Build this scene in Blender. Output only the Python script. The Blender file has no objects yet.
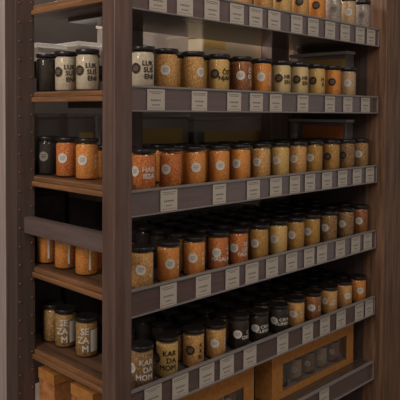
import bpy, bmesh, math, random
from mathutils import Vector, Matrix
random.seed(7)
SC = bpy.context.scene
COL = SC.collection
Z0 = 1.45                                   # eye height above the floor

# ------------------------------------------------------------------ camera
F_PX, PPY = 642.81, 136.78
YAW, PITCH, ROLL = math.radians(45.642), math.radians(-2.115), math.radians(0.371)
CAM = Vector((-1.03114, -1.23818, Z0))
fw = Vector((math.sin(YAW)*math.cos(PITCH), math.cos(YAW)*math.cos(PITCH), math.sin(PITCH)))
r0 = Vector((math.cos(YAW), -math.sin(YAW), 0)); u0 = r0.cross(fw)
rt = math.cos(ROLL)*r0 + math.sin(ROLL)*u0
up = -math.sin(ROLL)*r0 + math.cos(ROLL)*u0
cd = bpy.data.cameras.new('camera'); cam = bpy.data.objects.new('camera', cd); COL.objects.link(cam)
M = Matrix((rt, up, -fw)).transposed().to_4x4(); M.translation = CAM
cam.matrix_world = M
cd.sensor_width = 36; cd.lens = F_PX/400*36; cd.shift_y = (PPY-200)/400
cd.clip_start = 0.05; cd.clip_end = 50
SC.camera = cam

def at(ax, v, px, py):
    """world point on the plane (axis ax = v) seen at a photo pixel (measuring only)"""
    d = rt*((px-200)/F_PX) + up*((PPY-py)/F_PX) + fw
    t = (v-CAM[ax])/d[ax]
    return CAM + d*t

# ------------------------------------------------------------------ materials
def lin(c):
    return tuple((x/12.92 if x <= .04045 else ((x+.055)/1.055)**2.4) for x in [k/255 for k in c]) + (1,)

def mat(name, rgb, rough=.6, spec=.4, bump=0, var=0, scale=40, stretch=(1, 1, 1), rgb2=None, coat=0, metal=0):
    m = bpy.data.materials.new(name); m.use_nodes = True
    nt = m.node_tree; b = nt.nodes['Principled BSDF']
    b.inputs['Base Color'].default_value = lin(rgb)
    b.inputs['Roughness'].default_value = rough
    b.inputs['Specular IOR Level'].default_value = spec
    b.inputs['Coat Weight'].default_value = coat
    b.inputs['Metallic'].default_value = metal
    if var or rgb2:
        tc = nt.nodes.new('ShaderNodeTexCoord'); mp = nt.nodes.new('ShaderNodeMapping')
        mp.inputs['Scale'].default_value = stretch
        nz = nt.nodes.new('ShaderNodeTexNoise'); nz.inputs['Scale'].default_value = scale
        nz.inputs['Detail'].default_value = 4; nz.inputs['Roughness'].default_value = .65
        cr = nt.nodes.new('ShaderNodeValToRGB')
        cr.color_ramp.elements[0].position = .38; cr.color_ramp.elements[1].position = .62
        c2 = rgb2 or tuple(min(255, k*(1+var)) for k in rgb)
        c1 = rgb if rgb2 else tuple(k*(1-var) for k in rgb)
        cr.color_ramp.elements[0].color = lin(c1); cr.color_ramp.elements[1].color = lin(c2)
        nt.links.new(tc.outputs['Object'], mp.inputs['Vector']); nt.links.new(mp.outputs[0], nz.inputs['Vector'])
        nt.links.new(nz.outputs['Fac'], cr.inputs['Fac']); nt.links.new(cr.outputs[0], b.inputs['Base Color'])
        if bump:
            bp = nt.nodes.new('ShaderNodeBump'); bp.inputs['Strength'].default_value = bump; bp.inputs['Distance'].default_value = .002
            nt.links.new(nz.outputs['Fac'], bp.inputs['Height']); nt.links.new(bp.outputs[0], b.inputs['Normal'])
    return m

def clear(name, tint=(1, 1, 1), haze=0.0, hazecol=(150, 140, 132), gloss=.08, rough=.08, trans=0):
    """see-through glass or plastic: clear, a little haze of its own, a glossy skin"""
    m = bpy.data.materials.new(name); m.use_nodes = True
    nt = m.node_tree; nt.nodes.remove(nt.nodes['Principled BSDF']); out = nt.nodes['Material Output']
    tr = nt.nodes.new('ShaderNodeBsdfTransparent'); tr.inputs[0].default_value = (*tint, 1)
    df = nt.nodes.new('ShaderNodeBsdfDiffuse'); df.inputs[0].default_value = lin(hazecol)
    if trans:                                   # cloudy plastic lets light through
        tl = nt.nodes.new('ShaderNodeBsdfTranslucent'); tl.inputs[0].default_value = lin(hazecol)
        m0 = nt.nodes.new('ShaderNodeMixShader'); m0.inputs[0].default_value = trans
        nt.links.new(df.outputs[0], m0.inputs[1]); nt.links.new(tl.outputs[0], m0.inputs[2]); df = m0
    gl = nt.nodes.new('ShaderNodeBsdfGlossy'); gl.inputs['Roughness'].default_value = rough
    m1 = nt.nodes.new('ShaderNodeMixShader'); m1.inputs[0].default_value = haze
    m2 = nt.nodes.new('ShaderNodeMixShader')
    lw = nt.nodes.new('ShaderNodeLayerWeight'); lw.inputs['Blend'].default_value = .25
    mu = nt.nodes.new('ShaderNodeMath'); mu.operation = 'MULTIPLY_ADD'; mu.inputs[1].default_value = .25; mu.inputs[2].default_value = gloss*.4
    nt.links.new(lw.outputs['Fresnel'], mu.inputs[0]); nt.links.new(mu.outputs[0], m2.inputs[0])
    nt.links.new(tr.outputs[0], m1.inputs[1]); nt.links.new(df.outputs[0], m1.inputs[2])
    nt.links.new(m1.outputs[0], m2.inputs[1]); nt.links.new(gl.outputs[0], m2.inputs[2])
    nt.links.new(m2.outputs[0], out.inputs['Surface'])
    return m

WZ = (22, 22, 1.2); WX = (1.2, 22, 22); WY = (22, 1.2, 22)
m_post = mat('stained post wood', (98, 74, 64), .36, .6, .12, rgb2=(120, 94, 83), scale=3, stretch=WZ)
m_casing = mat('grey brown casing wood', (176, 156, 146), .38, .6, .1, rgb2=(198, 178, 168), scale=3, stretch=WZ)
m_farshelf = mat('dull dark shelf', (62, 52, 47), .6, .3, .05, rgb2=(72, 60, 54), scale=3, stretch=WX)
m_panel = mat('brown grained wood', (100, 72, 54), .5, .3, .12, rgb2=(148, 110, 84), scale=3, stretch=WZ)
m_dark = mat('dark stained wood', (134, 112, 103), .55, .3, .08, rgb2=(150, 128, 118), scale=3, stretch=WZ)
m_lining = mat('dark lining wood', (84, 68, 62), .5, .3, .08, rgb2=(98, 80, 72), scale=3, stretch=WZ)
m_shelfx = mat('glossy dark shelf', (84, 74, 67), .18, .9, .05, rgb2=(100, 88, 80), scale=3, stretch=WX)
m_edge = mat('red brown shelf edge', (124, 82, 72), .5, .3, .08, rgb2=(152, 106, 94), scale=3, stretch=WX)
m_board = mat('brown shelf board', (88, 62, 45), .5, .3, .1, rgb2=(124, 90, 66), scale=3, stretch=WY)
m_nose = mat('orange brown shelf nosing', (128, 88, 58), .45, .35, .1, rgb2=(166, 118, 80), scale=3, stretch=WY)
m_beam = mat('grey brown beam wood', (104, 86, 80), .5, .3, .08, rgb2=(122, 102, 95), scale=3, stretch=WY)
m_pin = mat('copper pin', (150, 100, 68), .45, .4, metal=.4)
m_groove = mat('groove dark', (48, 38, 34), .8, .1)
m_lid = mat('black lid', (42, 36, 34), .3, .5)
m_glass = clear('jar glass', (.97, .96, .94), .02, (190, 180, 165), .06, .06)
m_rail = clear('price rail plastic', (.92, .88, .87), .16, (160, 146, 142), .16, .16)
m_bead = mat('grey plastic rail bead', (150, 140, 136), .3, .5)
m_card = mat('cream card', (210, 197, 182), .7, .2)
m_ink = mat('grey print', (142, 128, 114), .8, .1)
m_white = mat('white print', (236, 228, 216), .7, .2)
m_black = mat('dark print', (58, 48, 40), .7, .2)
m_logo_l = mat('pale logo', (228, 218, 204), .7, .2)
m_logo_d = mat('dark logo', (74, 58, 46), .7, .2)
m_logo_g = mat('grey logo', (150, 140, 128), .7, .2)
m_kraft = mat('kraft card', (196, 128, 66), .8, .15, .05, rgb2=(212, 146, 80), scale=60)
m_kraft2 = mat('printed kraft card', (176, 108, 60), .8, .15, .05, rgb2=(220, 150, 96), scale=26)
m_liner = mat('grey box liner', (190, 176, 164), .8, .15)
m_film = clear('window film', (.95, .95, .95), .05, (170, 160, 150), .10, .1)
m_tub = clear('cloudy plastic', (.9, .88, .86), .55, (222, 212, 204), .1, .25, .6)
m_tub2 = mat('grey plastic lid', (214, 202, 194), .4, .4)
m_tubw = clear('white plastic', (.9, .9, .9), .97, (240, 234, 228), .06, .3, .6)
m_tubd = mat('greyish product', (112, 100, 92), .7, .2, rgb2=(88, 76, 68), scale=25)
m_olive = mat('olive label', (226, 188, 112), .7, .2)
m_cream = mat('cream label', (222, 204, 172), .7, .2)
m_orange = mat('orange label', (226, 132, 70), .7, .2)
m_floor = mat('shop floor', (122, 110, 100), .5, .3, rgb2=(136, 124, 114), scale=6)
m_wall = mat('back wall paint', (52, 44, 40), .8, .2, rgb2=(58, 50, 45), scale=3)
m_ceil = mat('ceiling paint', (190, 180, 170), .8, .2)

SPICE = {k: mat('spice '+k, a, .75, .25, .25, rgb2=b, scale=s*.9) for k, (a, b, s) in {
    'cream': ((224, 202, 170), (236, 222, 198), 150), 'yellow': ((222, 162, 76), (252, 222, 150), 420),
    'pale': ((234, 200, 136), (248, 222, 168), 500), 'amber': ((206, 122, 44), (252, 214, 142), 320),
    'orange': ((232, 122, 38), (255, 190, 104), 300), 'red': ((196, 88, 28), (246, 164, 92), 300),
    'rust': ((138, 80, 42), (206, 138, 86), 220), 'brown': ((130, 92, 58), (204, 160, 108), 210),
    'seed': ((150, 108, 58), (218, 174, 112), 230), 'grey': ((168, 152, 140), (202, 188, 176), 160),
    'black': ((44, 36, 32), (66, 52, 44), 240), 'beige': ((208, 166, 120), (232, 200, 160), 240),
    'olive': ((186, 134, 64), (224, 174, 96), 260)}.items()}

# ------------------------------------------------------------------ mesh helpers
class MB:
    def __init__(s): s.bm = bmesh.new(); s.mats = []
    def mi(s, m):
        if m not in s.mats: s.mats.append(m)
        return s.mats.index(m)
    def box(s, a, b, m, bev=0):
        x0, x1 = sorted((a[0], b[0])); y0, y1 = sorted((a[1], b[1])); z0, z1 = sorted((a[2], b[2]))
        t = bmesh.new()
        bmesh.ops.create_cube(t, size=1)
        for v in t.verts: v.co = Vector(((x0+x1)/2+v.co.x*(x1-x0), (y0+y1)/2+v.co.y*(y1-y0), (z0+z1)/2+v.co.z*(z1-z0)))
        if bev: bmesh.ops.bevel(t, geom=list(t.edges), offset=bev, segments=2, affect='EDGES', profile=.5)
        s.merge(t, m); return s
    def merge(s, t, m, smooth=False):
        i = s.mi(m); mp = {v: s.bm.verts.new(v.co) for v in t.verts}
        for f in t.faces:
            g = s.bm.faces.new([mp[v] for v in f.verts]); g.material_index = i; g.smooth = smooth
        t.free()
    def lathe(s, prof, m, n=32, smooth=True, c=(0, 0)):
        i = s.mi(m); rings = []
        for r, z in prof:
            if r < 1e-6: rings.append([s.bm.verts.new((c[0], c[1], z))])
            else: rings.append([s.bm.verts.new((c[0]+r*math.cos(2*math.pi*k/n), c[1]+r*math.sin(2*math.pi*k/n), z)) for k in range(n)])
        for A, B in zip(rings, rings[1:]):
            for k in range(n):
                q = [A[k % len(A)], A[(k+1) % len(A)], B[(k+1) % len(B)], B[k % len(B)]]
                q = list(dict.fromkeys(q))
                if len(q) > 2:
                    f = s.bm.faces.new(q); f.material_index = i; f.smooth = smooth
        return s
    def mesh(s, name):
        bmesh.ops.recalc_face_normals(s.bm, faces=s.bm.faces)
        me = bpy.data.meshes.new(name); s.bm.to_mesh(me); s.bm.free()
        for m in s.mats: me.materials.append(m)
        return me
    def build(s, name, parent=None): return link(name, s.mesh(name), parent)

def link(name, me, parent=None):
    o = bpy.data.objects.new(name, me); COL.objects.link(o)
    if parent is not None: o.parent = parent
    return o

def tag(o, label, cat, group=None):
    o['label'] = label; o['category'] = cat
    if group: o['group'] = group
    return o

def empty(name, loc=(0, 0, 0), rz=0):
    o = bpy.data.objects.new(name, None); COL.objects.link(o); o.location = loc; o.rotation_euler = (0, 0, rz)
    o.empty_display_size = .03
    return o

def struct(o): o['kind'] = 'structure'; return o

# ------------------------------------------------------------------ the setting
struct(MB().box((-6, -6, -.05), (3.6, 2.0, 0), m_floor).build('floor'))
struct(MB().box((-3.2, 1.75, 0), (3.6, 1.85, 2.95), m_wall).build('wall_back'))
struct(MB().box((-3.2, -3.2, 2.95), (3.6, 2.0, 3.0), m_ceil).build('ceiling'))

# ------------------------------------------------------------------ shelving unit
RT = [.3248, .0683, -.1943, -.4454, -.7037, -.9583]      # rail tops (relative to the eye height)
RB = [.2560, .0024, -.2625, -.5170, -.7750, -1.0300]     # rail bottoms
SH = [z-d for z, d in zip(RT, (.008, .009, .012, .016, .018, .008))]                                # shelf surfaces
LT = [.302, .0568, -.182, -.4432, -.6813, -.955]         # end shelf surfaces
LX = 1.2154
TOPZ = 2.45
unit = empty('shelving_unit')
tag(unit, 'tall dark wood shop shelving unit with open end bay and clear price rails', 'shelving unit')

MB().box((-.101, -.050, 0), (-.047, -.002, TOPZ), m_post, .0025).build('corner_post', unit)
MB().box((LX, -.03, 0), (LX+.32, .44, TOPZ), m_panel, .003).build('side_panel', unit)
MB().box((LX-.006, .05, 0), (LX-.0005, .40, TOPZ), m_lining).build('panel_lining', unit)
ep = MB().box((-.109, .382, 0), (-.049, .440, TOPZ), m_lining, .002).build('end_post', unit)
tr_ = MB()
for a, b, dx in ((.441, .476, 0), (.479, .512, .006), (.515, .62, .003)):
    tr_.box((-.112-dx, a, 0), (-.060, b, TOPZ), m_casing, .003)
tr_.build('post_casing', unit)
pinme = None
for k in range(36):                                       # copper shelf pins in two columns
    for px in (-.0985, -.0600):
        z = Z0+.46-.0525*k+(.006 if px > -.09 else 0)
        if z < .2: continue
        if pinme is None:
            mb = MB(); mb.lathe([(0, -.0028), (.0022, -.0028), (.0030, -.0018), (.0032, .0005), (0, .0005)], m_pin, 12); pinme = mb.mesh('shelf_pin')
        o = link('shelf_pin', pinme, ep); o.location = (px, .3815, z); o.rotation_euler = (-math.pi/2, 0, 0)
for x in (.30, 1.10):
    w = .058
    MB().box((x-w+.0, .384, 0), (x+w, .438, TOPZ), m_dark, .002).build('rear_post', unit)
MB().box((-.085, -.002, Z0-.343), (-.061, .3815, Z0-.296), m_beam, .002).build('cross_beam', unit)

for i in range(6):
    sh = MB().box((.0620, .1005, Z0+RB[i]+.010), (LX-.007, .382, Z0+SH[i]), m_shelfx, .0015)
    sh.box((.0160, .010, Z0+RB[i]+.010), (LX-.007, .1004, Z0+SH[i]), m_shelfx, .0015)
    sh = sh.build('shelf_board', unit)
    MB().box((-.045, .0055, Z0+RB[i]+.002), (LX-.007, .0098, Z0+SH[i]-.0005), m_edge, .001).build('shelf_edge', sh)
    zt, zb = Z0+RT[i], Z0+RB[i]
    r = MB()
    r.box((-.045, .001, zb+.003), (LX-.008, .0035, zt-.003), m_rail)
    rl = r.build('price_rail', sh)
    b = MB()
    b.box((-.046, -.004, zt-.006), (LX-.0075, .0085, zt), m_bead, .0015)
    b.box((-.046, -.004, zb), (LX-.0075, .005, zb+.004), m_bead, .001)
    b.box((-.047, -.003, zb+.004), (-.044, .005, zt-.006), m_bead)
    b.box((LX-.010, -.003, zb+.004), (LX-.0075, .005, zt-.006), m_bead)
    b.build('rail_bead', sh)
    # end shelf of the open side bay
    z = Z0+LT[i]
    e = MB().box((-.046, .1005, z-.026), (.0615, .4395, z), m_board, .0015)
    e.box((-.046, .0105, z-.026), (.0150, .1004, z), m_board, .0015)
    e = e.build('end_shelf', unit)
    n = MB()
    n.box((-.0535, -.0015, z-.0145), (-.0462, .3815, z-.002), m_nose, .002)
    n.box((-.0605, -.0015, z-.029), (-.0462, .3815, z-.0150), m_nose, .002)
    n.build('shelf_nosing', e)
# the far half of the double-sided unit
RS = [.150, -.155, -.41, -.67]
for z in RS:
    MB().box((-.04, .4405, Z0+z-.03), (LX-.007, .80, Z0+z), m_farshelf, .0015).build('far_shelf', unit)
MB().box((-.10, -.001, .0), (LX-.001, .36, .12), m_dark, .002).build('plinth', unit)

# ------------------------------------------------------------------ price cards
CARDS = [
 [(148, 168), (177, 193), (203, 221), (230, 244), (249, 263), (268, 281), (291, 303), (308, 319), (325, 336), (340, 351), (356, 365), (367, 376)],
 [(146, 166), (191, 208), (226.5, 242), (250, 263), (270, 282), (297, 309), (324, 336), (343, 353), (361, 370)],
 [(160, 178), (213, 226), (247, 260), (270, 282), (290, 300), (305, 315), (322, 332), (338, 347), (352, 362), (365.5, 374)],
 [(160, 177), (195, 212), (225, 240), (245, 259), (266, 278), (285, 298), (304, 314), (316.5, 327), (334, 346), (350.5, 360), (363, 371.5)],
 [(144.5, 162), (172, 189), (199, 215), (220, 234), (243, 257), (277, 288), (302, 313), (319, 330), (335, 346), (354, 363), (364.5, 372)],
 [(318, 329)]]
ROWN = ['top', 'second', 'third', 'fourth', 'fifth', 'bottom']
ORD = ['first', 'second', 'third', 'fourth', 'fifth', 'sixth', 'seventh', 'eighth', 'ninth', 'tenth', 'eleventh', 'twelfth', 'thirteenth']
def card_mesh(seed, w, h):
    rd = random.Random(seed); mb = MB()
    mb.box((-w/2, -.0004, 0), (w/2, .0004, h), m_card)
    def bar(x0, x1, z, t):
        mb.box((x0, -.0007, z), (x1, -.0003, z+t), m_ink)
    def line(z, t, half, c=0):
        x = c-half
        while x < c+half-.001:
            l = rd.uniform(.0025, .006); bar(x, min(x+l, c+half), z, t); x += l+rd.uniform(.0008, .0018)
    line(h*.86, .0022, w*.40); line(h*.775, .0022, w*rd.uniform(.2, .40))
    line(h*.43, .0042, w*.30); line(h*.22, .0032, w*rd.uniform(.18, .26)); line(h*.08, .0014, w*.42)
    return mb.mesh('price_card')
for i, row in enumerate(CARDS):
    for j, (a, b) in enumerate(row):
        py = 113-(RT[i]+RB[i])/2*643/1.9
        xa, xb = at(1, -.001, a, py).x, at(1, -.001, b, py).x
        h = RT[i]-RB[i]-.0125
        o = link('price_card', card_mesh(i*20+j, min(max(xb-xa, .044), .060), h))
        o.location = ((xa+xb)/2, -.0006, Z0+RB[i]+.0045)
        if len(row) == 1: lab = 'cream price card on the bottom price rail, in front of the kraft boxes'
        elif j == len(row)-1: lab = 'cream price card at the far right end of the %s price rail' % ROWN[i]
        else: lab = 'cream price card, %s from left on the %s price rail' % (ORD[j], ROWN[i])
        tag(o, lab, 'price card', 'price cards on the %s rail' % ROWN[i])

# ------------------------------------------------------------------ jars
JR, JH = .029, .103
cache = {}
def jar_meshes(col):
    if 'body' not in cache:
        mb = MB(); R = JR
        mb.lathe([(0, .0008), (R-.006, .0002), (R-.002, .0015), (R, .005), (R, .083), (R-.001, .087), (R-.0035, .0905), (R-.0035, .096)], m_glass, 40)
        cache['body'] = mb.mesh('glass_body')
        mb = MB(); R = JR+.0004
        mb.lathe([(R-.003, .0930), (R-.0004, .0930), (R, .0937), (R, .1010), (R-.0008, .1026), (R-.0024, .1030), (R-.0045, .1022), (0, .1020)], m_lid, 40)
        cache['lid'] = mb.mesh('lid')
    if col not in cache:
        mb = MB(); R = JR-.0016
        mb.lathe([(0, .003), (R-.004, .003), (R, .006), (R, .084), (R-.0035, .0888), (R*.5, .0898), (0, .0900)], SPICE[col], 40)
        cache[col] = mb.mesh('spice_fill')
    return cache['body'], cache['lid'], cache[col]

def wrap(me, R, th, zc):
    for v in me.vertices:
        a = th + v.co.x/R; k = R+v.co.z
        v.co = Vector((k*math.sin(a), -k*math.cos(a), zc+v.co.y))

def text_mesh(lines, size, m, align='LEFT', bold=0, gap=.95):
    key = ('t', tuple(lines), size, m.name, align)
    cu = bpy.data.curves.new('t', 'FONT'); cu.body = '\n'.join(lines); cu.size = size; cu.align_x = align
    cu.offset = bold*size; cu.space_line = gap; cu.resolution_u = 2; cu.align_y = 'CENTER'
    ob = bpy.data.objects.new('t', cu); COL.objects.link(ob)
    dg = bpy.context.evaluated_depsgraph_get()
    me = bpy.data.meshes.new_from_object(ob.evaluated_get(dg))
    bpy.data.objects.remove(ob); bpy.data.curves.remove(cu)
    # cut long faces so that the print follows the curve of the glass
    bm = bmesh.new(); bm.from_mesh(me)
    bmesh.ops.triangulate(bm, faces=bm.faces)
    xs = [v.co.x for v in bm.verts]
    c = (min(xs)+max(xs))/2
    for v in bm.verts: v.co.x -= c; v.co.z = 0
    # heavier strokes: the same letters again, a hair to each side
    base = list(bm.verts)+list(bm.edges)+list(bm.faces)
    for dx, dy in ((.028, 0), (-.028, 0), (0, .022), (0, -.022)):
        g = bmesh.ops.duplicate(bm, geom=base)
        for v in [e for e in g['geom'] if isinstance(e, bmesh.types.BMVert)]: v.co.x += dx*size; v.co.y += dy*size
    x = min(xs)-c
    while x < max(xs)-c:
        x += .003
        bmesh.ops.bisect_plane(bm, geom=list(bm.verts)+list(bm.edges)+list(bm.faces), plane_co=(x, 0, 0), plane_no=(1, 0, 0))
    bm.to_mesh(me); bm.free()
    me.materials.clear(); me.materials.append(m)
    return me, (max(xs)-min(xs))

def logo_mesh(m, mi_, r):
    bm = bmesh.new(); n = 28
    cs = [bm.verts.new((0, 0, 0))]
    rings = []
    for q in (.5, .86, 1):
        rings.append([bm.verts.new((q*r*math.cos(2*math.pi*k/n), q*r*math.sin(2*math.pi*k/n), 0)) for k in range(n)])
    for k in range(n):
        bm.faces.new((cs[0], rings[0][k], rings[0][(k+1) % n]))
        for A, B in zip(rings, rings[1:]):
            bm.faces.new((A[k], B[k], B[(k+1) % n], A[(k+1) % n]))
    rd = random.Random(3)
    for row, half in ((.32, .42), (0, .6), (-.32, .42)):           # the small print inside the round mark
        x = -half*r
        while x < half*r:
            l = rd.uniform(.10, .2)*r
            q = [bm.verts.new((xx, yy, .0002)) for xx, yy in ((x, row*r-.08*r), (x+l, row*r-.08*r), (x+l, row*r+.08*r), (x, row*r+.08*r))]
            f = bm.faces.new(q); f.material_index = 1; x += l+.06*r
    me = bpy.data.meshes.new('logo'); bm.to_mesh(me); bm.free()
    me.materials.append(m); me.materials.append(mi_)
    return me

LOGO = {'L': (m_logo_l, m_logo_g), 'D': (m_logo_d, m_logo_g), 'G': (m_logo_g, m_black)}
def jar(x, y, z, col, label, group, logo=None, lines=None, ink=None, rot=0, lt=-.42, tt=.50, size=.0165, s=1.086, align='RIGHT', lz=.050, tz=.046, band=False, lr=.0128, zs=1):
    face = math.atan2(CAM.y-y, CAM.x-x)+math.pi/2
    t = empty('spice_jar', (x, y, z), face+rot)
    t.scale = (s, s, s*zs)
    tag(t, label, 'jar', group)
    b, l, c = jar_meshes(col)
    link('glass_body', b, t); link('lid', l, t); link('spice_fill', c, t)
    if logo:
        me = logo_mesh(*LOGO[logo], lr); wrap(me, JR+.0005, lt, lz); link('round_logo', me, t)
    if lines:
        me, w = text_mesh(lines, size, ink, align); me.name = 'lettering'; wrap(me, JR+.0005, tt, tz); link('lettering', me, t)
    if band:                                                        # lettered jars: pale side label; others: thin glare stripe painted on
        mb = MB()
        n = 8; bm = mb.bm; i = mb.mi(m_logo_l); bwid = .022 if lines else .005
        vs = [[bm.verts.new((-bwid/2+bwid*k/n, yy, 0)) for k in range(n+1)] for yy in (-.028, .028)]
        for k in range(n): bm.faces.new((vs[0][k], vs[0][k+1], vs[1][k+1], vs[1][k]))
        me = mb.mesh('side_label_or_glare'); wrap(me, JR+.0004, band, .044); link('side_label_or_glare', me, t)
    return t

W, K = m_white, m_black
# (pixel left, pixel right, contents, logo, lettering, ink, extra)
FRONT = [
 [(234, 251, 'amber', 'D', None, None, {}), (254, 273, 'amber', 'D', None, None, {}), (274.5, 291, 'yellow', 'D', None, None, {}),
  (292.5, 308, 'amber', 'D', None, None, dict(lt=-.1)), (309, 325, 'orange', 'D', None, None, dict(lt=-.1)),
  (326, 340.5, 'grey', 'G', None, None, dict(lt=.1)), (341, 355, 'beige', 'L', None, None, dict(lt=.1)), (355.5, 369.5, 'grey', 'G', None, None, dict(lt=-.1))],
 [(131, 154, 'cream', 'D', ['LUK', 'SUŠ', 'ENI'], K, dict(lt=-.6)), (155, 178, 'amber', 'L', None, None, dict(lt=-.1)),
  (180.5, 206, 'amber', 'L', None, None, dict(lt=.75)), (207, 231, 'yellow', 'D', ['ČEŠ', 'NJAK'], K, dict(tt=.62)),
  (232, 251.5, 'rust', 'L', ['Č', 'O', 'J'], W, dict(lt=-.1, tt=.85)), (252, 272, 'orange', 'L', ['S', 'E', 'C'], W, dict(lt=-.1, tt=.85, size=.014)),
  (273, 290, 'pale', 'D', ['HR', 'EN'], K, dict(lt=-.3, tt=.66)), (291, 308, 'pale', 'D', ['HR', 'EN'], K, dict(lt=-.3, tt=.66)),
  (309, 324, 'yellow', 'D', ['H', 'E'], K, dict(lt=-.4, tt=.75)), (325, 340, 'orange', 'D', None, None, dict(lt=-.05)),
  (340.5, 354.5, 'beige', 'L', None, None, dict(lt=0))],
 [(131, 157, 'red', 'L', ['HAR', 'ISSA'], W, dict(lt=-.85, tt=.42)), (159, 182, 'red', 'L', None, None, {}), (184, 206, 'orange', 'L', None, None, dict(lt=.1)),
  (208.5, 230, 'orange', 'L', None, None, dict(lt=.1)), (231, 250, 'orange', 'L', None, None, {}), (251, 270.5, 'amber', 'L', None, None, {}),
  (271, 289, 'yellow', 'L', None, None, {}), (289.5, 305.5, 'amber', 'L', None, None, {}), (306, 321.5, 'olive', 'L', None, None, {}),
  (323, 339, 'olive', 'D', None, None, {}), (339.5, 353, 'brown', 'D', None, None, {}), (353, 367.5, 'seed', 'L', None, None, dict(lt=-.2))],
 [(131, 153, 'amber', 'L', ['P', 'I', 'R'], W, dict(lt=-.1, tt=.85, size=.013)), (156.5, 180.5, 'orange', 'L', ['K', 'A'], W, dict(lt=.15, tt=.95, size=.013)),
  (184, 205, 'orange', 'L', ['P', 'A', 'P'], W, dict(lt=-.15, tt=.85, size=.013)), (208, 228.5, 'red', 'L', ['G', 'A', 'MASALA'], W, dict(lt=-.15, tt=.30, size=.0145)),
  (228.5, 248, 'red', 'L', ['SE', 'LJE', 'NKA'], W, dict(tt=.5, size=.0145)), (249.5, 268, 'olive', 'L', None, None, {}),
  (269, 287, 'yellow', 'L', None, None, {}), (287.5, 303, 'olive', 'L', None, None, {}), (303.5, 318.5, 'olive', 'L', None, None, {}),
  (319.5, 337, 'brown', 'L', None, None, {}), (337.5, 353, 'brown', 'L', None, None, {}), (353, 366, 'rust', 'L', None, None, dict(lt=-.1))],
 [(131, 152.5, 'brown', 'L', ['KAR', 'DA', 'MOM'], W, dict(lt=-.95, tt=.28, size=.0190)), (156.5, 178, 'yellow', 'D', ['KAR', 'DA', 'MOM'], K, dict(lt=-1.05, tt=.1, size=.0190)),
  (183, 204, 'amber', 'D', ['K', 'K', 'RI'], K, dict(lt=-.3, tt=.72)), (207, 224.5, 'amber', 'L', ['Š', 'A', 'F'], W, dict(lt=-.1, tt=.9, size=.013)),
  (230, 247.5, 'black', 'L', ['C', 'ORI'], W, dict(lt=-.1, tt=.75, size=.0155)), (250, 266.5, 'black', 'L', ['CRNI', 'KUMIN'], W, dict(lt=-.3, tt=.62, size=.0155)),
  (270.5, 286.5, 'black', 'L', ['CRNI', 'KUMIN'], W, dict(lt=-.5, tt=.45, size=.0155)), (287, 303.5, 'amber', 'L', ['K', 'U'], W, dict(lt=-.25, tt=.8, size=.013)),
  (304, 320.5, 'rust', 'L', ['C', 'U'], W, dict(lt=-.1, tt=.8, size=.013)), (320.5, 336.5, 'amber', 'L', ['CU', 'RRY'], W, dict(lt=-.5, tt=.5, size=.013)),
  (336.5, 350, 'amber', 'L', None, None, dict(lt=.5)), (350, 364.5, 'orange', 'L', None, None, dict(lt=.3))]]
CN = {'cream': 'cream', 'yellow': 'yellow', 'pale': 'pale yellow', 'amber': 'amber', 'orange': 'orange', 'red': 'red-orange', 'rust': 'rust brown',
      'brown': 'brown', 'seed': 'golden seed', 'grey': 'grey', 'black': 'black', 'beige': 'beige', 'olive': 'olive brown'}
LN = {'L': 'pale', 'D': 'dark', 'G': 'grey'}
YJ = .0445
xs_front = []
for i, row in enumerate(FRONT):
    xr = []
    for j, (a, b, col, lg, lines, ink, kw) in enumerate(row):
        pm = (a+b)/2
        py = 113-(SH[i]+.05)*643/2.0
        p = at(1, YJ, pm, py)
        xr.append(p.x)
        if i == 0:
            pos = ORD[len(row)-1-j]+' from right' if j < len(row)-1 else 'rightmost'
        else:
            pos = ORD[j]+' from left' if j < len(row)-1 else 'rightmost'
        lab = "%s spice jar, %s round logo, %s in %s shelf's front row" % (CN[col], LN[lg], pos, ROWN[i])
        jar(p.x, YJ, Z0+SH[i]+.0002, col, lab, 'front row jars on the %s long shelf' % ROWN[i], lg, lines, ink, zs=(1, 1, .97, .90, .92, .85, .83, .86, .86, .86, .87, .88)[j] if i == 4 else 1, **kw)
    xs_front.append(xr)

# jars standing behind the front row
BACK = {1: 1, 2: 2, 3: 4, 4: 4}
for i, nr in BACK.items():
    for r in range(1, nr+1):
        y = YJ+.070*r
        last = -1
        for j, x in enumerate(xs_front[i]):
            c = FRONT[i][j][2] if i < 3 else ('brown' if r == 1 else 'black')  # on the lower shelves, shade is put into the colour of the contents
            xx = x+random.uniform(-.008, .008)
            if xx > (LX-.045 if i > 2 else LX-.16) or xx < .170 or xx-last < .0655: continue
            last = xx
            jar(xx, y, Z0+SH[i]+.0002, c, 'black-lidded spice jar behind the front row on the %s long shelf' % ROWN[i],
                'jars behind the front row on the %s long shelf' % ROWN[i], zs=.80 if i == 4 else 1)

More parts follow.
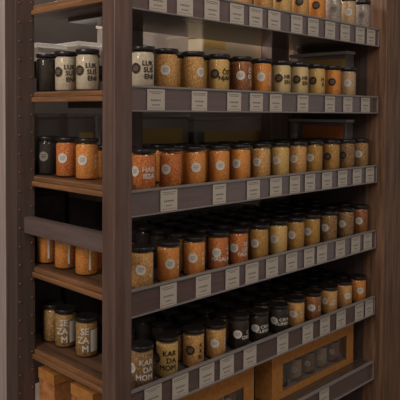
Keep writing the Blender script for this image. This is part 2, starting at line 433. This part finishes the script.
# jars on the open end shelves (facing the end of the unit); x of the row, list of (pixel centre, contents, ...)
def end_row(i, x, items, py, name):
    for j, (pc, col, lg, lines, ink, kw) in enumerate(items):
        p = at(0, x, pc, py)
        p.y = min(max(p.y, .136), .404)
        jar(x, p.y, Z0+LT[i]+.0002, col, name[j], 'jars on the %s end shelf' % ROWN[i], lg, lines, ink, **kw)
end_row(1, .000, [(47, 'black', None, None, None, {}), (66, 'cream', 'D', ['LUK', 'SUŠ', 'ENI'], K, dict(lt=-.75, tt=.35)), (87.5, 'cream', 'D', ['LUK', 'SUŠ', 'ENI'], K, dict(lt=-.75, tt=.35))], 70,
        ['dark jar without a logo at left on the second end shelf', 'cream jar lettered in black, left one on the second end shelf', 'cream jar lettered in black on the second end shelf, beside the corner post'])
end_row(2, .000, [(48, 'black', 'G', None, None, {}), (67, 'red', 'L', None, None, {}), (87, 'orange', 'L', ['P', 'A', 'P'], W, dict(tt=.8, size=.013))], 160,
        ['dark jar at left on the third end shelf', 'red-orange jar, middle one on the third end shelf', 'orange jar beside the corner post on the third end shelf'])
end_row(3, .003, [(47.5, 'orange', None, None, None, dict(band=.1)), (65.5, 'orange', None, None, None, dict(band=.3)), (86.5, 'orange', None, None, None, dict(band=.3))], 255,
        ['bright orange jar at left under the cross beam', 'bright orange jar in the middle under the cross beam', 'bright orange jar nearest the corner post under the cross beam'])
end_row(4, .025, [(47.5, 'seed', None, None, None, {}), (65.5, 'seed', None, ['SE', 'ZA', 'M'], W, dict(tt=-.30, size=.0235, band=.75)),
                  (86.5, 'seed', None, ['SE', 'ZA', 'M'], W, dict(tt=-.30, size=.0235, band=.75))], 345,
        ['plain jar of golden seeds at left on the fifth end shelf', 'seed jar with white lettering, second from left on the fifth end shelf',
         'seed jar with white lettering beside the corner post on the fifth end shelf'])
# (a second, darker rank stands behind them)
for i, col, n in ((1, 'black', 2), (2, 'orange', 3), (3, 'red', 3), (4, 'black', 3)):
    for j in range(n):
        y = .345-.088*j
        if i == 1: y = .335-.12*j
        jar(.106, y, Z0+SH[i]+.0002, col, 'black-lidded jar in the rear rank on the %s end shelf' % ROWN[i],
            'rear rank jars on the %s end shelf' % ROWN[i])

# ------------------------------------------------------------------ kraft gift boxes with a window
def gift_box(x0, x1, y0, z0, h, wx0, wx1, wz0, wz1, label, depth=.072):
    t = empty('gift_box', ((x0+x1)/2, y0, z0)); tag(t, label, 'box', 'kraft boxes on the bottom long shelf')
    w = (x1-x0)/2; a, b = wx0-(x0+x1)/2, wx1-(x0+x1)/2; c, d = wz0-z0, wz1-z0; th = .003
    f = MB()
    f.box((-w, 0, 0), (w, th, c), m_kraft); f.box((-w, 0, d), (w, th, h), m_kraft)
    f.box((-w, 0, c), (a, th, d), m_kraft); f.box((b, 0, c), (w, th, d), m_kraft)
    f.box((-w, th, 0), (-w+th, depth, h), m_kraft); f.box((w-th, th, 0), (w, depth, h), m_kraft)
    f.box((-w+th, depth-th, 0), (w-th, depth, h), m_kraft); f.box((-w+th, th, 0), (w-th, depth-th, th), m_kraft)
    f.build('carton', t)
    MB().box((-w, 0, h), (w, depth, h+.002), m_kraft).build('top_flap', t)
    MB().box((a-.004, th+.0003, c-.004), (b+.004, th+.0009, d+.004), m_film).build('window_film', t)
    l = MB(); l.box((-w+th+.001, .0665, th), (w-th-.001, .0685, h-.004), m_liner)
    l.box((-w+th+.001, th+.002, c-.006), (w-th-.001, .066, c-.004), m_liner)
    l.build('liner', t)
    return t
zs = Z0+SH[5]+.0003
yb = .060
b2 = [at(1, yb, *q) for q in ((272, 370), (353, 362), (283, 362), (347, 337), (283, 391), (347, 359), (254, 380), (244, 387))]
bw = b2[1].x-b2[0].x
wz1 = (b2[2].z+b2[3].z)/2; wz0 = (b2[4].z+b2[5].z)/2
bh = .176
gift_box(b2[0].x, b2[1].x, yb, zs, bh, b2[2].x, b2[3].x, wz0, wz1, 'kraft gift box with a window showing jars, right one on the bottom shelf')
x1 = b2[6].x
xl = .16
gift_box(xl, x1, yb, zs, bh, xl+.06, b2[7].x, wz0, b2[7].z, 'kraft gift box with a window, left one on the bottom shelf, cut by the frame')
for bi, (xa, xb) in enumerate(((b2[2].x, b2[3].x), (xl+.06, b2[7].x))):
    for k in range(5):
        x = xa+(xb-xa)*(k+.5)/5
        col = ('black', 'beige', 'brown', 'beige', 'rust')[k]
        jar(x, yb+.038, wz0-.0035, col, 'small jar in the window of the %s kraft gift box, %s from left' % (('right', 'left')[bi], ORD[k]),
            'jars inside the %s gift box' % ('right', 'left')[bi], 'L', None, None, s=.82, lt=-.1)

# kraft cartons at the foot of the open end bay
def carton(y0, y1, x0, x1, ztop, label):
    zb = Z0+LT[5]+.0003
    t = empty('carton', ((x0+x1)/2, (y0+y1)/2, zb)); tag(t, label, 'box', 'cartons on the bottom end shelf')
    w, d, h = (x1-x0)/2, (y1-y0)/2, ztop-zb
    MB().box((-w, -d, 0), (w, d, h), m_kraft2, .002).build('carton_body', t)
    MB().box((-w-.0015, -d-.0015, h-.028), (w+.0015, d+.0015, h+.0015), m_kraft, .001).build('carton_lid', t)
carton(.300, .378, -.040, .050, at(0, -.04, 50, 373.5).z, 'printed kraft carton at left on the bottom end shelf beside the pinned post')
carton(.118, .215, -.040, .050, at(0, -.04, 80, 388).z, 'printed kraft carton at right on the bottom end shelf, nearest the corner post')

# ------------------------------------------------------------------ tubs on the far side
def tub(xa, xb, y, z, h, body, label, lab_mat=None, lab=(0.1, .9, .2, .6), lid=None, depth=.2, cat='storage box', fill=None):
    t = empty('storage_box', ((xa+xb)/2, y+depth/2, z)); tag(t, label, cat, 'storage boxes on the far shelves')
    w, d = (xb-xa)/2, depth/2
    MB().box((-w, -d, 0), (w, d, h-.012), body, .006).build('box_body', t)
    MB().box((-w-.003, -d-.003, h-.012), (w+.003, d+.003, h), lid or m_tubw, .003).build('box_lid', t)
    if fill: MB().box((-w+.008, -d+.008, .006), (w-.008, d-.008, (h-.012)*fill), m_tubd, .004).build('packed_goods', t)
    if lab_mat:
        a, b, c, e = lab
        MB().box((-w+2*w*a, -d-.0012, h*c), (-w+2*w*b, -d-.0002, h*e), lab_mat).build('box_label', t)
yt = .47
def X(px, py=100): return at(1, yt, px, py).x
zB, zC = Z0+RS[0]+.0003, Z0+RS[1]+.0003
tub(X(132, 45), X(189, 45), yt, zB, .165, m_tub, 'cloudy plastic box behind the leftmost jars of the second shelf', None, fill=.5)
tub(X(203, 45), X(262, 48), yt, zB, .150, m_cream, 'cream box with amber strip behind the second shelf jars', m_olive, (.02, .35, .66, .95), m_cream)
tub(X(132, 120), X(189, 120), yt, zC, .150, m_tub, 'cloudy box with olive label behind the leftmost jars of the third shelf', m_olive, (.12, .88, .30, .66), None, fill=.6)
tub(X(195, 120), X(268, 122), yt, zC, .140, m_tub, 'cloudy box with olive label left of the rear post, third shelf', m_olive, (.12, .95, .25, .6), None, fill=.6)
MB_ = MB().box((X(34, 60), yt-.012, zB), (X(57, 60), yt+.18, zB+.010), m_tubw, .002).build('tray')
tag(MB_, 'thin white tray under the left white box seen through the end bay', 'tray')
tub(X(41, 50), X(70, 50), yt+.02, zB+.0105, .050, m_tubw, 'white box on a thin tray seen through the end bay above the cream jars', None, depth=.15)
tub(X(79, 45), X(101, 45), yt, zB, .075, m_tubw, 'white box seen through the end bay beside the corner post', None)
tub(X(38, 118), X(60, 118), yt, zC, .150, m_tub, 'cloudy box seen through the end bay under the second end shelf, left one', None, fill=.5)
tub(X(68, 118), X(96, 118), yt, zC, .150, m_tub, 'cloudy box seen through the end bay under the second end shelf, right one', m_olive, (.4, .9, .3, .6), fill=.5)

m_dcart = mat('dark card', (58, 50, 46), .6, .3, rgb2=(70, 60, 55), scale=30)  # for added boxes that hide the lamp-lit far shelves behind the end bay
zD, zE = Z0+RS[2]+.0003, Z0+RS[3]+.0003
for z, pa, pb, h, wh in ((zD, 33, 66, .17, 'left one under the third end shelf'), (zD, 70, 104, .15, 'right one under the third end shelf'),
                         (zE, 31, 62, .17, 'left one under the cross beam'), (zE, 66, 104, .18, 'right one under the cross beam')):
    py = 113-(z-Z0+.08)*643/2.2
    tub(X(pa, py), X(pb, py), yt, z, h, m_dcart, 'added dark box seen through the end bay, '+wh, None, lid=m_dcart)

def side_box(i, h, lab_mat, lab, label):
    t = empty('storage_box', (1.175, .236, Z0+SH[i]+.0003)); tag(t, label, 'storage box', 'storage boxes by the side panel')
    w, d = .027, .136
    MB().box((-w, -d, 0), (w, d, h-.012), m_tub, .006).build('box_body', t)
    MB().box((-w-.003, -d-.003, h-.012), (w+.003, d+.003, h), m_tub2, .003).build('box_lid', t)
    MB().box((-w+.006, -d+.008, .006), (w-.006, d-.008, h*.5), m_tubd, .004).build('packed_goods', t)
    a, b, c, e = lab
    MB().box((-w-.0012, d-2*d*b, h*c), (-w-.0002, d-2*d*a, h*e), lab_mat).build('box_label', t)
side_box(1, .185, m_olive, (.05, .97, .58, .84), 'grey box with an olive label behind the rightmost jars of the second shelf')
side_box(2, .185, m_orange, (.25, .95, .60, .86), 'grey box with an orange label behind the rightmost jars of the third shelf')

# ------------------------------------------------------------------ light
def area(name, loc, target, size, power, col, sy=None):
    l = bpy.data.lights.new(name, 'AREA'); l.energy = power; l.color = col; l.shape = 'RECTANGLE'; l.size = size; l.size_y = sy or size
    o = bpy.data.objects.new(name, l); COL.objects.link(o); o.location = loc
    o.rotation_euler = (Vector(target)-Vector(loc)).to_track_quat('-Z', 'Y').to_euler()
area('ceiling_lamp_front', (-.35, -1.45, 2.85), (.3, .0, 1.3), 1.1, 35, (1, .93, .86))
area('added_lamp_left', (-2.2, -.35, 2.5), (-.1, .25, 1.5), .9, 50, (1, .95, .9))  # unseen lamp, added to brighten the faces turned left
area('added_lamp_rear', (.7, 1.3, 2.85), (.6, .6, 1.3), 1.6, 110, (1, .95, .9), .6)  # unseen lamp, added to brighten the boxes on the far shelves
w = bpy.data.worlds.new('world'); SC.world = w; w.use_nodes = True
w.node_tree.nodes['Background'].inputs[0].default_value = (1, .93, .88, 1)
w.node_tree.nodes['Background'].inputs[1].default_value = .46

vs = SC.view_settings
vs.view_transform = 'Standard'; vs.look = 'None'; vs.gamma = 1; vs.use_curve_mapping = False
vs.exposure = -1.0
